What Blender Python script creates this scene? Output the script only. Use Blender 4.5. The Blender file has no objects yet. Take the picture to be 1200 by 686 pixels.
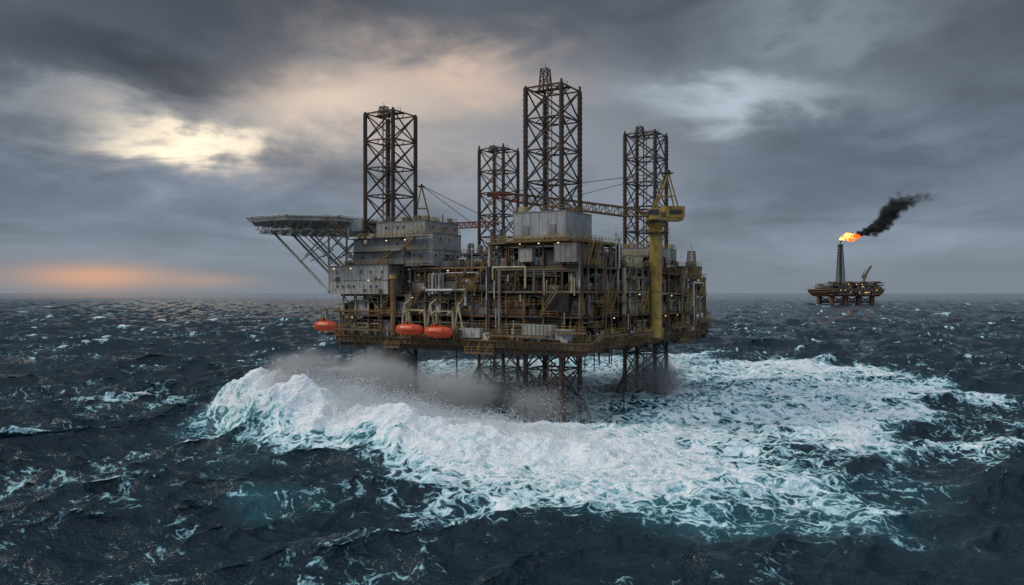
import bpy, math, random
import numpy as np
from mathutils import Vector, Matrix
rng = random.Random(7)
nr = np.random.default_rng(11)
scene = bpy.context.scene
scene.view_settings.view_transform = 'Standard'
scene.view_settings.look = 'None'
scene.view_settings.exposure = 0
rad = math.radians

# ------------------------------------------------------------------ helpers
def link(o):
    scene.collection.objects.link(o); return o
def empty(name, loc=(0,0,0), rz=0, parent=None):
    e = bpy.data.objects.new(name, None); e.location = loc; e.rotation_euler = (0,0,rz)
    e.empty_display_size = 1
    link(e)
    if parent: e.parent = parent
    return e

class NT:
    def __init__(s, tree): s.t = tree; s.n = tree.nodes; s.l = tree.links
    def new(s, typ, **kw):
        n = s.n.new(typ)
        for k, v in kw.items(): setattr(n, k, v)
        return n
    def put(s, sock, v):
        if v is None: return
        if hasattr(v, 'is_linked') or isinstance(v, bpy.types.NodeSocket): s.l.new(v, sock)
        else: sock.default_value = v
    def M(s, op, a, b=None, c=None, clamp=False):
        n = s.new('ShaderNodeMath', operation=op); n.use_clamp = clamp
        s.put(n.inputs[0], a); s.put(n.inputs[1], b); s.put(n.inputs[2], c)
        return n.outputs[0]
    def V(s, op, a, b=None):
        n = s.new('ShaderNodeVectorMath', operation=op)
        s.put(n.inputs[0], a); s.put(n.inputs[1], b)
        return n.outputs[0]
    def noise(s, vec, scale, detail=6, rough=.55, dist=0):
        n = s.new('ShaderNodeTexNoise')
        s.put(n.inputs['Vector'], vec); n.inputs['Scale'].default_value = scale
        n.inputs['Detail'].default_value = detail; n.inputs['Roughness'].default_value = rough
        n.inputs['Distortion'].default_value = dist
        return n.outputs[0]
    def sstep(s, v, a, b, lo=0., hi=1.):
        n = s.new('ShaderNodeMapRange', interpolation_type='SMOOTHSTEP')
        s.put(n.inputs[0], v); n.inputs[1].default_value = a; n.inputs[2].default_value = b
        n.inputs[3].default_value = lo; n.inputs[4].default_value = hi
        return n.outputs[0]
    def mix(s, f, a, b, mode='MIX'):
        n = s.new('ShaderNodeMix', data_type='RGBA', blend_type=mode)
        s.put(n.inputs[0], f)
        for i, v in ((6, a), (7, b)):
            if isinstance(v, tuple) and len(v) == 3: v = (*v, 1)
            s.put(n.inputs[i], v)
        return n.outputs[2]
    def comb(s, x, y, z):
        n = s.new('ShaderNodeCombineXYZ')
        s.put(n.inputs[0], x); s.put(n.inputs[1], y); s.put(n.inputs[2], z)
        return n.outputs[0]

MATS = {}
def paint(name, col, rust=.4, rough=.55, metal=0., dirt=.5, rustcol=(.14,.062,.026)):
    m = bpy.data.materials.new(name); m.use_nodes = True
    t = NT(m.node_tree); bs = t.n['Principled BSDF']
    tc = t.new('ShaderNodeTexCoord').outputs['Object']
    n1 = t.noise(tc, .45, 5, .70)
    mp = t.new('ShaderNodeMapping'); t.l.new(tc, mp.inputs[0]); mp.inputs['Scale'].default_value = (1.6,1.6,.16)
    n2 = t.noise(mp.outputs[0], 1.1, 3, .65)
    n3 = t.noise(tc, .11, 1, .5)
    rm = t.M('ADD', t.M('MULTIPLY', n1, .6), t.M('MULTIPLY', n2, .4))
    rf = t.sstep(rm, .60-.24*rust, .68-.16*rust)
    dark = t.sstep(n2, .35, .75, 1.-.65*dirt, 1.0)
    big = t.sstep(n3, .3, .7, 1.-.4*dirt, 1.1)
    c = t.mix(1., (*col,1), t.comb(dark, dark, dark), 'MULTIPLY')
    c = t.mix(1., c, t.comb(big, big, big), 'MULTIPLY')
    c = t.mix(t.M('MULTIPLY', rf, min(1, .4+rust*.65)), c, (*rustcol,1))
    t.l.new(c, bs.inputs['Base Color'])
    bs.inputs['Metallic'].default_value = metal
    t.l.new(t.M('ADD', t.M('MULTIPLY', rf, .25), rough), bs.inputs['Roughness'])
    MATS[name] = m
    return m
def emit(name, col, st):
    m = bpy.data.materials.new(name); m.use_nodes = True
    b = m.node_tree.nodes['Principled BSDF']
    b.inputs['Base Color'].default_value = (*col,1)
    b.inputs['Emission Color'].default_value = (*col,1); b.inputs['Emission Strength'].default_value = st
    m.cycles.emission_sampling='NONE'
    MATS[name] = m
paint('steel_grey', (.24,.24,.23), .5)
paint('wall_grey', (.38,.39,.39), .32, dirt=.6)
paint('wall_pale', (.48,.475,.44), .42, dirt=.7)
paint('dark_steel', (.04,.037,.034), .5, .6)
paint('leg_steel', (.038,.032,.028), .6, .6, rustcol=(.095,.045,.024))
paint('rust', (.15,.068,.034), .6, .7)
paint('yellow', (.47,.31,.07), .5)
paint('yellow_dirty', (.26,.17,.07), .7)
paint('cream', (.55,.49,.31), .4)
paint('olive', (.13,.11,.06), .6)
paint('white', (.64,.63,.59), .38)
paint('red', (.34,.075,.035), .4)
paint('orange', (.62,.065,.012), .02, .4, dirt=.3)
paint('green_grey', (.19,.21,.19), .4)
paint('glass', (.015,.018,.02), .0, .15)
paint('deck', (.055,.055,.05), .5, .7)
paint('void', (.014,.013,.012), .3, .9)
emit('lamp', (1.,.66,.30), 2.2)

class B:
    def __init__(s): s.v=[]; s.f=[]; s.m=[]; s.mn=[]
    def mi(s, mat):
        if mat not in s.mn: s.mn.append(mat)
        return s.mn.index(mat)
    def box(s, x0,y0,z0,x1,y1,z1,mat):
        j = lambda: rng.uniform(-.004,.004)
        x0+=j();y0+=j();z0+=j();x1+=j();y1+=j();z1+=j()
        o=len(s.v)
        s.v += [(x0,y0,z0),(x1,y0,z0),(x1,y1,z0),(x0,y1,z0),(x0,y0,z1),(x1,y0,z1),(x1,y1,z1),(x0,y1,z1)]
        s.f += [(o,o+3,o+2,o+1),(o+4,o+5,o+6,o+7),(o,o+1,o+5,o+4),(o+1,o+2,o+6,o+5),(o+2,o+3,o+7,o+6),(o+3,o,o+4,o+7)]
        s.m += [s.mi(mat)]*6
    def cbox(s,c,d,mat):
        s.box(c[0]-d[0]/2,c[1]-d[1]/2,c[2]-d[2]/2,c[0]+d[0]/2,c[1]+d[1]/2,c[2]+d[2]/2,mat)
    def tube(s,p0,p1,r,mat,n=6,r1=None):
        p0=Vector(p0);p1=Vector(p1);d=p1-p0
        if d.length<1e-5: return
        d.normalize()
        a = Vector((0,0,1)) if abs(d.z)<.9 else Vector((1,0,0))
        x=d.cross(a).normalized(); y=d.cross(x)
        if r1 is None: r1=r
        o=len(s.v)
        ph = math.pi/4 if n==4 else 0
        for p,rr in ((p0,r),(p1,r1)):
            for i in range(n):
                t=ph+2*math.pi*i/n
                q=p+x*(math.cos(t)*rr)+y*(math.sin(t)*rr); s.v.append((q.x,q.y,q.z))
        k=s.mi(mat)
        for i in range(n):
            j=(i+1)%n; s.f.append((o+i,o+j,o+n+j,o+n+i)); s.m.append(k)
        s.f.append(tuple(o+i for i in range(n-1,-1,-1))); s.m.append(k)
        s.f.append(tuple(o+n+i for i in range(n))); s.m.append(k)
    def beam(s,p0,p1,w,mat): s.tube(p0,p1,w*.707,mat,4)
    def path(s,pts,r,mat,n=6):
        for a,b in zip(pts[:-1],pts[1:]): s.tube(a,b,r,mat,n)
    def loft(s,rings,mat,cap=True):
        o=len(s.v); n=len(rings[0]); k=s.mi(mat)
        for r in rings: s.v += [tuple(p) for p in r]
        for a in range(len(rings)-1):
            for i in range(n):
                j=(i+1)%n
                s.f.append((o+a*n+i,o+a*n+j,o+(a+1)*n+j,o+(a+1)*n+i)); s.m.append(k)
        if cap:
            s.f.append(tuple(o+i for i in range(n-1,-1,-1))); s.m.append(k)
            s.f.append(tuple(o+(len(rings)-1)*n+i for i in range(n))); s.m.append(k)
    def obj(s,name,parent=None,smooth=False):
        me=bpy.data.meshes.new(name); me.from_pydata(s.v,[],s.f)
        for mn in s.mn: me.materials.append(MATS[mn])
        me.polygons.foreach_set('material_index',s.m)
        if smooth: me.polygons.foreach_set('use_smooth',[True]*len(s.f))
        me.update()
        o=bpy.data.objects.new(name,me); link(o)
        if parent: o.parent=parent
        return o

def rail(b,p0,p1,mat='yellow',h=1.15,step=1.8,r=.05):
    p0=Vector(p0);p1=Vector(p1);L=(p1-p0).length;n=max(1,int(L/step))
    for i in range(n+1):
        p=p0.lerp(p1,i/n); b.tube(p,p+Vector((0,0,h)),r,mat,4)
    for hh in (h*.5,h): b.tube(p0+Vector((0,0,hh)),p1+Vector((0,0,hh)),r,mat,4)
def rail_rect(b,x0,y0,x1,y1,z,mat='yellow'):
    rail(b,(x0,y0,z),(x1,y0,z),mat);rail(b,(x1,y0,z),(x1,y1,z),mat)
    rail(b,(x1,y1,z),(x0,y1,z),mat);rail(b,(x0,y1,z),(x0,y0,z),mat)

def lattice(b,p0,p1,w0,w1,n,rc,rb,mc,mb,up=(0,0,1),X=True,h0=None,h1=None):
    p0=Vector(p0);p1=Vector(p1);d=(p1-p0).normalized();up=Vector(up)
    s=d.cross(up).normalized();u=s.cross(d)
    h0=h0 or w0;h1=h1 or w1
    R=[]
    for i in range(n+1):
        t=i/n;c=p0.lerp(p1,t);w=(w0+(w1-w0)*t)/2;h=(h0+(h1-h0)*t)/2
        R.append([c+s*w+u*h,c-s*w+u*h,c-s*w-u*h,c+s*w-u*h])
    for k in range(4):
        b.tube(R[0][k],R[-1][k],rc,mc,6)
    for i in range(n+1):
        for k in range(4):
            b.tube(R[i][k],R[i][(k+1)%4],rb,mb,5)
            if i<n:
                if X:
                    b.tube(R[i][k],R[i+1][(k+1)%4],rb,mb,5); b.tube(R[i][(k+1)%4],R[i+1][k],rb,mb,5)
                elif (i+k)%2: b.tube(R[i][k],R[i+1][(k+1)%4],rb,mb,5)
                else: b.tube(R[i][(k+1)%4],R[i+1][k],rb,mb,5)
    return R

def stair(b,p0,p1,w=.9,mat='yellow_dirty'):
    p0=Vector(p0);p1=Vector(p1)
    d=(p1-p0);f=Vector((d.x,d.y,0)).normalized();s=Vector((-f.y,f.x,0))*(w/2)
    for sg in (1,-1):
        b.beam(p0+s*sg,p1+s*sg,.22,mat)
        b.tube(p0+s*sg+Vector((0,0,1.1)),p1+s*sg+Vector((0,0,1.1)),.05,'yellow',4)
    n=int(d.length/.6)
    for i in range(1,n):
        c=p0.lerp(p1,i/n); b.tube(c-s,c+s,.08,mat,4)

PIPEM=['steel_grey','white','rust','yellow_dirty','dark_steel','cream','green_grey','steel_grey','rust','olive','dark_steel']
def equip(b,x,y,z,H,L,D,ax):
    """one random item of process equipment standing at (x,y,z); ax = long axis"""
    k=rng.random(); m=rng.choice(['steel_grey','wall_grey','rust','green_grey','cream','white','dark_steel','dark_steel','olive','steel_grey'])
    dx,dy=(L,D) if ax=='x' else (D,L)
    if k<.22:
        r=min(D,H)*rng.uniform(.25,.4); zz=z+r+rng.uniform(.3,.8)
        e=Vector((L/2-.4,0,0)) if ax=='x' else Vector((0,L/2-.4,0)); c=Vector((x,y,zz))
        b.tube(c-e,c+e,r,m,12)
        b.tube(c+e,c+e*1.12,r,m,12,r*.6); b.tube(c-e,c-e*1.12,r,m,12,r*.6)
        for t in (-.6,.6):
            p=c+e*t; b.cbox((p.x,p.y,z+.4),(.5,.5,.9),'dark_steel')
            b.tube(p,p+Vector((0,0,r+rng.uniform(.3,1.6))),.14,rng.choice(PIPEM),6)
    elif k<.38:
        r=min(L,D)*rng.uniform(.25,.42);h=H*rng.uniform(.45,.85)
        b.tube((x,y,z+.1),(x,y,z+h),r,m,12); b.tube((x,y,z+h),(x,y,z+h+.35*r),r,m,12,r*.5)
        b.tube((x+r,y,z+.2),(x+r,y,z+h*.9),.1,'white',5)
        for t in (.3,.7): b.tube((x,y,z+h*t),(x,y,z+h*t+.12),r*1.06,'dark_steel',12)
    elif k<.62:
        h=H*rng.uniform(.3,.75)
        b.cbox((x,y,z+h/2+.15),(dx*.8,dy*.8,h),m)
        for _ in range(rng.randint(1,4)):
            a=rng.uniform(-.35,.35)*dx;c=rng.uniform(-.35,.35)*dy
            b.cbox((x+a,y+c,z+h+.3),(rng.uniform(.3,1),rng.uniform(.3,1),rng.uniform(.3,1.2)),rng.choice(PIPEM))
        # louvres / door
        if ax=='x': b.cbox((x+rng.uniform(-.2,.2)*dx,y-dy*.4-.03,z+h*.45),(dx*.22,.08,h*.6),'dark_steel')
        else: b.cbox((x+dx*.4+.03,y+rng.uniform(-.2,.2)*dy,z+h*.45),(.08,dy*.22,h*.6),'dark_steel')
    elif k<.85:
        for _ in range(rng.randint(3,7)):
            a=x+rng.uniform(-.45,.45)*dx;c=y+rng.uniform(-.45,.45)*dy;r=rng.uniform(.07,.26);pm=rng.choice(PIPEM)
            h=rng.uniform(.3,.98)*H;a2=x+rng.uniform(-.5,.5)*dx;c2=y+rng.uniform(-.5,.5)*dy
            if rng.random()<.5: b.path([(a,c,z),(a,c,z+h),(a2,c,z+h),(a2,c,z+H*rng.random())],r,pm,7)
            else: b.path([(a,c,z),(a,c,z+h),(a,c2,z+h),(a2,c2,z+h)],r,pm,7)
            b.tube((a,c,z+h*.5),(a,c,z+h*.5+.25),r*1.7,rng.choice(['red','yellow','dark_steel']),8)
    else:
        h=H*.8; w=min(dx,dy)*.7
        for sx in (-1,1):
            for sy in (-1,1): b.beam((x+sx*w/2,y+sy*w/2,z),(x+sx*w/2,y+sy*w/2,z+h),.18,m)
        for t in (.4,.75,1):
            b.cbox((x,y,z+h*t),(w*1.15,w*1.15,.12),m)
        b.cbox((x,y,z+h*.25),(w*.7,w*.7,h*.35),rng.choice(PIPEM))

def lampf(b,x,y,z,s=.26): b.cbox((x,y,z),(s,s,s*.6),'lamp')

def module(b,x0,y0,x1,y1,z0,lv,h,core=True,top=True,lamps=.07,sides='frlb'):
    for L in range(lv+1):
        z=z0+L*h
        ex=[rng.uniform(-.9,.8) for _ in range(4)]
        X0,Y0,X1,Y1=x0+ex[0],y0+ex[1],x1+ex[2],y1+ex[3]
        b.box(X0,Y0,z-.18,X1,Y1,z+.06,'deck')
        em=rng.choice(['rust','steel_grey','yellow_dirty','olive','dark_steel'])
        for (q0,q1) in (((X0,Y0),(X1,Y0)),((X1,Y0),(X1,Y1)),((X1,Y1),(X0,Y1)),((X0,Y1),(X0,Y0))):
            b.beam((*q0,z-.3),(*q1,z-.3),rng.uniform(.4,.6),em)
        if L==lv and not top: continue
        rail_rect(b,X0,Y0,X1,Y1,z+.06,rng.choice(['yellow','yellow_dirty']))
        if L==lv: continue
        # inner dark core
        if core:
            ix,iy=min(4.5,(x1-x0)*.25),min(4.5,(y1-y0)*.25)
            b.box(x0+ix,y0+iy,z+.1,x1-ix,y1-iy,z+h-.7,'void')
        for side in sides:
            if side in 'fb':
                yy=y0 if side=='f' else y1; sg=1 if side=='f' else -1
                n=max(2,round((x1-x0)/4.6)); P=[(x0+(x1-x0)*i/n,yy) for i in range(n+1)]; inn=(0,sg)
            else:
                xx=x1 if side=='r' else x0; sg=-1 if side=='r' else 1
                n=max(2,round((y1-y0)/4.6)); P=[(xx,y0+(y1-y0)*i/n) for i in range(n+1)]; inn=(sg,0)
            cm=rng.choice(['steel_grey','yellow_dirty','rust','dark_steel','cream'])
            for i,(px,py) in enumerate(P):
                b.beam((px+inn[0]*.4,py+inn[1]*.4,z),(px+inn[0]*.4,py+inn[1]*.4,z+h),.42,cm)
            for i in range(n):
                a=P[i];c=P[i+1];ax='x' if side in 'fb' else 'y'
                mx,my=(a[0]+c[0])/2,(a[1]+c[1])/2;SL=abs(c[0]-a[0])+abs(c[1]-a[1])
                if rng.random()<.33:
                    q0,q1=((a,c) if rng.random()<.5 else (c,a))
                    b.tube((q0[0]+inn[0]*.5,q0[1]+inn[1]*.5,z),(q1[0]+inn[0]*.5,q1[1]+inn[1]*.5,z+h-.4),.16,cm,6)
                equip(b,mx+inn[0]*2.2,my+inn[1]*2.2,z+.1,h-.9,SL*.9,3.2,ax)
                if rng.random()<.75:
                    o=rng.uniform(-.3,.3)*SL
                    equip(b,mx+inn[0]*1.4+(o if ax=='x' else 0),my+inn[1]*1.4+(0 if ax=='x' else o),z+.1,(h-.9)*.6,SL*.45,1.6,ax)
                if rng.random()<.20:
                    # projecting balcony with stair
                    w=SL*.45
                    if ax=='x':
                        yb=my-inn[1]*1.6
                        b.box(mx-w,min(yb,my),z-.1,mx+w,max(yb,my),z+.03,'deck'); rail(b,(mx-w,yb,z),(mx+w,yb,z))
                        stair(b,(mx-w,yb+.5*inn[1],z),(mx+w,yb+.5*inn[1],z+h))
                    else:
                        xb=mx-inn[0]*1.6
                        b.box(min(xb,mx),my-w,z-.1,max(xb,mx),my+w,z+.03,'deck'); rail(b,(xb,my-w,z),(xb,my+w,z))
                        stair(b,(xb+.5*inn[0],my-w,z),(xb+.5*inn[0],my+w,z+h))
                if rng.random()<lamps:
                    lampf(b,mx+inn[0]*.3+rng.uniform(-1,1)*(ax=='x'),my+inn[1]*.3,z+h-.9)
                if rng.random()<.28: # partial wall panel
                    pm=rng.choice(['wall_grey','steel_grey','wall_pale','green_grey','dark_steel','rust'])
                    hh=rng.uniform(.35,.85)*h
                    if ax=='x': b.box(a[0]+.3,my+inn[1]*.7-.05,z+.1,c[0]-.3,my+inn[1]*.7+.05,z+hh,pm)
                    else: b.box(mx+inn[0]*.7-.05,a[1]+.3,z+.1,mx+inn[0]*.7+.05,c[1]-.3,z+hh,pm)
            # pipe runs under the deck above and along the edge
            for _ in range(rng.randint(5,8)):
                r=rng.uniform(.07,.28);o=rng.uniform(.1,2.2);zz=z+h-.75-rng.uniform(0,1.8);pm=rng.choice(PIPEM)
                t0=rng.uniform(0,.5);t1=rng.uniform(t0+.2,1)
                A=Vector((*P[0],0)).lerp(Vector((*P[-1],0)),t0);C=Vector((*P[0],0)).lerp(Vector((*P[-1],0)),t1)
                I=Vector((inn[0]*o,inn[1]*o,0));A=A+I;C=C+I;A.z=zz;C.z=zz
                pts=[A,C]
                if rng.random()<.5: pts=[A+Vector((0,0,-rng.uniform(1,h-1.6)))]+pts
                if rng.random()<.5: pts=pts+[C+Vector((0,0,-rng.uniform(1,h-1.6)))]
                b.path(pts,r,pm,7)

def ribwall(b,x0,y0,z0,x1,y1,z1,mat,win=True,storey=3.1,step=1.3):
    b.box(x0,y0,z0,x1,y1,z1,mat)
    n=int((x1-x0)/step)
    for i in range(n+1):
        x=x0+(x1-x0)*i/n
        for yy in (y0,y1): b.cbox((x,yy,(z0+z1)/2),(.14,.16,z1-z0-.1),mat)
    n=int((y1-y0)/step)
    for i in range(n+1):
        y=y0+(y1-y0)*i/n
        for xx in (x0,x1): b.cbox((xx,y,(z0+z1)/2),(.16,.14,z1-z0-.12),mat)
    ns=max(1,int((z1-z0)/storey))
    for k in range(1,ns+1):
        z=z0+(z1-z0)*k/ns
        b.box(x0-.13,y0-.13,z-.22,x1+.13,y1+.13,z-.02,'steel_grey')
        if win:
            zz=z-storey*.5
            x=x0+1.2
            while x<x1-1:
                if rng.random()<.55:
                    b.cbox((x,y0-.06,zz),(.85,.1,.95),'white'); b.cbox((x,y0-.09,zz),(.65,.12,.75),'glass')
                x+=step*1.5
            y=y0+1.2
            while y<y1-1:
                if rng.random()<.5:
                    for xx in (x0,x1):
                        sg=-1 if xx==x0 else 1
                        b.cbox((xx+sg*.06,y,zz),(.1,.85,.95),'white'); b.cbox((xx+sg*.09,y,zz),(.12,.65,.75),'glass')
                y+=step*1.5
    # roof clutter
    rail_rect(b,x0+.1,y0+.1,x1-.1,y1-.1,z1)
    for _ in range(int((x1-x0)*(y1-y0)/18)):
        a=rng.uniform(x0+1,x1-1);c=rng.uniform(y0+1,y1-1)
        if rng.random()<.6: b.cbox((a,c,z1+.7),(rng.uniform(.6,2.2),rng.uniform(.6,2),rng.uniform(.8,1.6)),rng.choice(PIPEM))
        else: b.tube((a,c,z1),(a,c,z1+rng.uniform(1,3)),.14,rng.choice(PIPEM),6)

# ------------------------------------------------------------------ main platform
RZ=-rad(31)
rig=empty('oil_rig',(9.8,191,0),RZ)
def W(x,y,z):  # platform local -> world
    c,s=math.cos(RZ),math.sin(RZ)
    return Vector((9.8+c*x-s*y,191+s*x+c*y,z))

# legs
LEGS=[(0,0,78.6),(-50,0,78.3),(0,60,77.8),(-54,62,78.5)]
for i,(lx,ly,top) in enumerate(LEGS):
    b=B(); w=9.6; n=11
    lattice(b,(lx,ly,-3),(lx,ly,top),w,w,n,.55,.21,'leg_steel','leg_steel',up=(0,1,0))
    # inner diamond bracing, rack chords, ladder and risers
    for k in range(n+1):
        z=-3+(top+3)*k/n
        m=[(lx+w/2,ly,z),(lx,ly+w/2,z),(lx-w/2,ly,z),(lx,ly-w/2,z)]
        for q in range(4): b.tube(m[q],m[(q+1)%4],.13,'leg_steel',5)
    for sx in (-1,1):
        for sy in (-1,1):
            x,y=lx+sx*w/2,ly+sy*w/2
            z=2
            while z<top-1:
                b.cbox((x,y,z),(1.25,.28,.5),'leg_steel'); z+=1.25
            b.tube((x,y,top),(x,y,top+rng.uniform(.4,1.3)),.3,'leg_steel',6)
    b.tube((lx+1,ly-w/2+.5,0),(lx+1,ly-w/2+.5,top),.16,'rust',6)
    b.tube((lx+2,ly-w/2+.5,0),(lx+2,ly-w/2+.5,top),.1,'rust',6)
    for t in range(int(top/1.2)): b.tube((lx+1,ly-w/2+.5,t*1.2),(lx+2,ly-w/2+.5,t*1.2),.06,'rust',4)
    hh={0:5.0,1:2.2,2:2.6,3:1.5}[i]
    lattice(b,(lx-1.5,ly-1,top-.5),(lx-1.5,ly-1,top+hh),2.4,1.6,2,.16,.1,'leg_steel','leg_steel',up=(0,1,0))
    rail(b,(lx-w/2,ly-1.6,top),(lx+w/2,ly-1.6,top),'leg_steel')
    b.tube((lx-1.5,ly-1,top+hh),(lx-1.5,ly-1,top+hh+1.4),.06,'steel_grey',5)
    b.box(lx-w/2,ly-1.6,top-.2,lx+w/2,ly+.2,top-.02,'dark_steel')
    # foot guides at the waterline
    for sx in (-1,1):
        for sy in (-1,1):
            x,y=lx+sx*w/2,ly+sy*w/2
            b.tube((x,y,5.5),(x+sx*2.3,y+sy*2.3,-1.5),.4,'leg_steel',6)
            b.tube((x+sx*.2,y+sy*.2,1.5),(x+sx*1.4,y+sy*1.4,1.2),.22,'leg_steel',6)
    b.obj('lattice_leg_%d'%(i+1),rig)

# hull
b=B()
HX0,HX1,HY0,HY1=-62,13,-8.5,80
b.box(HX0,HY0,17,HX1,HY1,18.6,'olive')
for k in range(26):
    x=HX0+1.5+(HX1-HX0-3)*k/25; b.box(x-.15,HY0+.3,16.1,x+.15,HY1-.3,17.01,'rust')
for k in range(8):
    y=HY0+1+(HY1-HY0-2)*k/7; b.box(HX0+.3,y-.25,15.6,HX1-.3,y+.25,17.02,'dark_steel')
k=HX0+.4
while k<HX1:
    b.cbox((k,HY0-.1,17.75),(.22,.3,1.3),rng.choice(['yellow_dirty','rust','olive'])); k+=rng.uniform(1.2,2.4)
k=HY0+.4
while k<HY1:
    b.cbox((HX1+.1,k,17.75),(.3,.22,1.3),rng.choice(['yellow_dirty','rust','olive'])); k+=rng.uniform(1.2,2.4)
b.box(HX0-.4,HY0-.45,18.35,HX1+.4,HY1+.4,18.72,'yellow_dirty')
b.box(HX0-.2,HY0-.3,16.9,HX1+.2,HY0-.02,17.12,'rust')
rail_rect(b,HX0-.3,HY0-.35,HX1+.3,HY1+.3,18.72)
for lx,ly,_ in LEGS:  # leg wells under the hull
    for sx in (-1,1):
        for sy in (-1,1): b.box(lx+sx*5.6-.9,ly+sy*5.6-.9,15,lx+sx*5.6+.9,ly+sy*5.6+.9,17,'rust')
# outrigger galleries around the hull edge, hung at different heights
for (x0,x1,z) in ((-60,-44,20.6),(-12,4,20.2),(5,14,21.3),(-30,-20,20.9),(-43,-38,16.4),(-18,-10,15.9)):
    b.box(x0,HY0-2.6,z-.2,x1,HY0-.4,z,'deck'); rail(b,(x0,HY0-2.6,z),(x1,HY0-2.6,z))
    b.beam((x0,HY0-2.6,z-.3),(x1,HY0-2.6,z-.3),.3,'yellow_dirty')
    q=x0
    while q<=x1:
        b.tube((q,HY0-2.5,z-.2),(q,HY0-.2,z-2.2 if z>18 else 18.2),.12,'yellow_dirty',5); q+=3
for (y0,y1,z) in ((-7,8,20.4),(12,26,19.9),(40,60,20.6),(64,80,21.5),(46,56,16)):
    b.box(HX1+.4,y0,z-.2,HX1+2.8,y1,z,'deck'); rail(b,(HX1+2.8,y0,z),(HX1+2.8,y1,z))
    b.beam((HX1+2.8,y0,z-.3),(HX1+2.8,y1,z-.3),.3,'yellow_dirty')
    q=y0
    while q<=y1:
        b.tube((HX1+2.7,q,z-.2),(HX1+.2,q,z-2.2 if z>18 else 18.2),.12,'yellow_dirty',5); q+=3
# small clutter along the main deck edge
for _ in range(200):
    if rng.random()<.5: x=rng.uniform(HX0,HX1);y=HY0+rng.uniform(-.1,1.4)
    else: x=HX1-rng.uniform(-.1,1.4);y=rng.uniform(HY0,HY1)
    s=rng.uniform(.3,1.3)
    if rng.random()<.6: b.cbox((x,y,18.8+s*.6),(rng.uniform(.4,1.8),rng.uniform(.4,1.3),s*1.3),rng.choice(PIPEM+['red','yellow','orange','white']))
    else: b.tube((x,y,18.7),(x,y,18.7+s*2.3),rng.uniform(.1,.5),rng.choice(PIPEM),8)
b.obj('hull',rig)

# risers and hanging lines below the hull
b=B()
for k in range(10):
    x=rng.uniform(-6,10);y=rng.uniform(12,34)
    b.tube((x,y,17),(x,y,rng.uniform(8,13)),rng.choice([.1,.15,.2]),rng.choice(['rust','dark_steel','dark_steel']),6)
for (x,y,z) in ((-26,-3,6),(-24,10,9),(9,22,-2),(-30,40,-2)):
    b.tube((x,y,17),(x,y,z),.16,'dark_steel',6)
b.obj('riser_pipes',rig)

# process modules
for nm,a in (('process_module',(-38,-7,-14,25,18.8,3,5.85)),
             ('wellhead_module',(-14,-7,11,14,18.8,4,5.8)),
             ('compressor_module',(-4,14.5,12.3,36,18.8,3,5.8)),
             ('power_module',(-4,37,12.3,57,18.8,3,5.6)),
             ('utility_module',(-6,58,12.6,79,18.8,3,5.3)),
             ('central_module',(-47,26,-8,76,18.8,4,5.7)),
             ('lower_accommodation_frame',(-61,-7,-38.6,20,18.8,2,5.4))):
    b=B(); module(b,*a); b.obj(nm,rig)
# second, deeper layer of mezzanines for density
b=B()
for _ in range(60):
    f=rng.random()
    z=rng.choice([21.6,27.4,33.2])+rng.uniform(-.6,.6)
    if f<.55:
        x=rng.uniform(-37,8);w=rng.uniform(2,6); b.box(x,-6.6,z-.1,x+w,-3,z,'deck'); rail(b,(x,-6.6,z),(x+w,-6.6,z)); b.beam((x,-6.7,z-.1),(x+w,-6.7,z-.1),.25,rng.choice(['rust','yellow_dirty']))
    else:
        y=rng.uniform(-6,74);w=rng.uniform(2,6); b.box(9,y,z-.1,12.6,y+w,z,'deck'); rail(b,(12.6,y,z),(12.6,y+w,z)); b.beam((12.7,y,z-.1),(12.7,y+w,z-.1),.25,rng.choice(['rust','yellow_dirty']))
b.obj('mezzanine_walkways',rig)

# roof-top items
b=B()
for _ in range(130):
    r=rng.random()
    if r<.35: x,y,z=rng.uniform(-37,-15),rng.uniform(-6,20),36.4
    elif r<.7: x,y,z=rng.uniform(-3,11),rng.uniform(15,56),36
    elif r<.82: x,y,z=rng.uniform(-5,11),rng.uniform(59,78),34.7
    else: x,y,z=rng.uniform(-45,-10),rng.uniform(27,74),41.7
    equip(b,x,y,z,rng.uniform(2,5.5),rng.uniform(2,5),rng.uniform(1.5,3.5),rng.choice('xy'))
for (x,y,z,h) in ((12,10,36,10),(9,30,36,9),(-20,-5,36,6),(-34,5,36,9),(11,70,35,11),(5,78,35,8),(-12,-5,42,7),(11,50,36,12)):
    b.tube((x,y,z),(x,y,z+h),.1,'white',5)
    b.cbox((x,y,z+h*.8),(.6,.1,.5),'white')
b.tube((12,12,36),(12,12,43),.25,'white',8); b.tube((12,12,43),(12,12,44.2),.7,'white',10,.5)
# raised module with panels at right
ribwall(b,-7,50,36.4,7.5,66,43.2,'wall_pale',win=False)
ribwall(b,2,20,36.5,11,30,39.6,'cream',win=True)
ribwall(b,4,68,34.9,12,77,38.2,'yellow_dirty',win=False)
module(b,-3,38,10,50,36,1,4.2)
lattice(b,(9,76,35),(9,76,43),2.6,1.8,4,.14,.09,'yellow_dirty','yellow_dirty',up=(0,1,0))
# vent stacks
for (x,y) in ((-25,12),(-23,13.5),(-21,12)): b.tube((x,y,36),(x,y,47),.45,'steel_grey',10)
b.obj('deck_equipment',rig)

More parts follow.
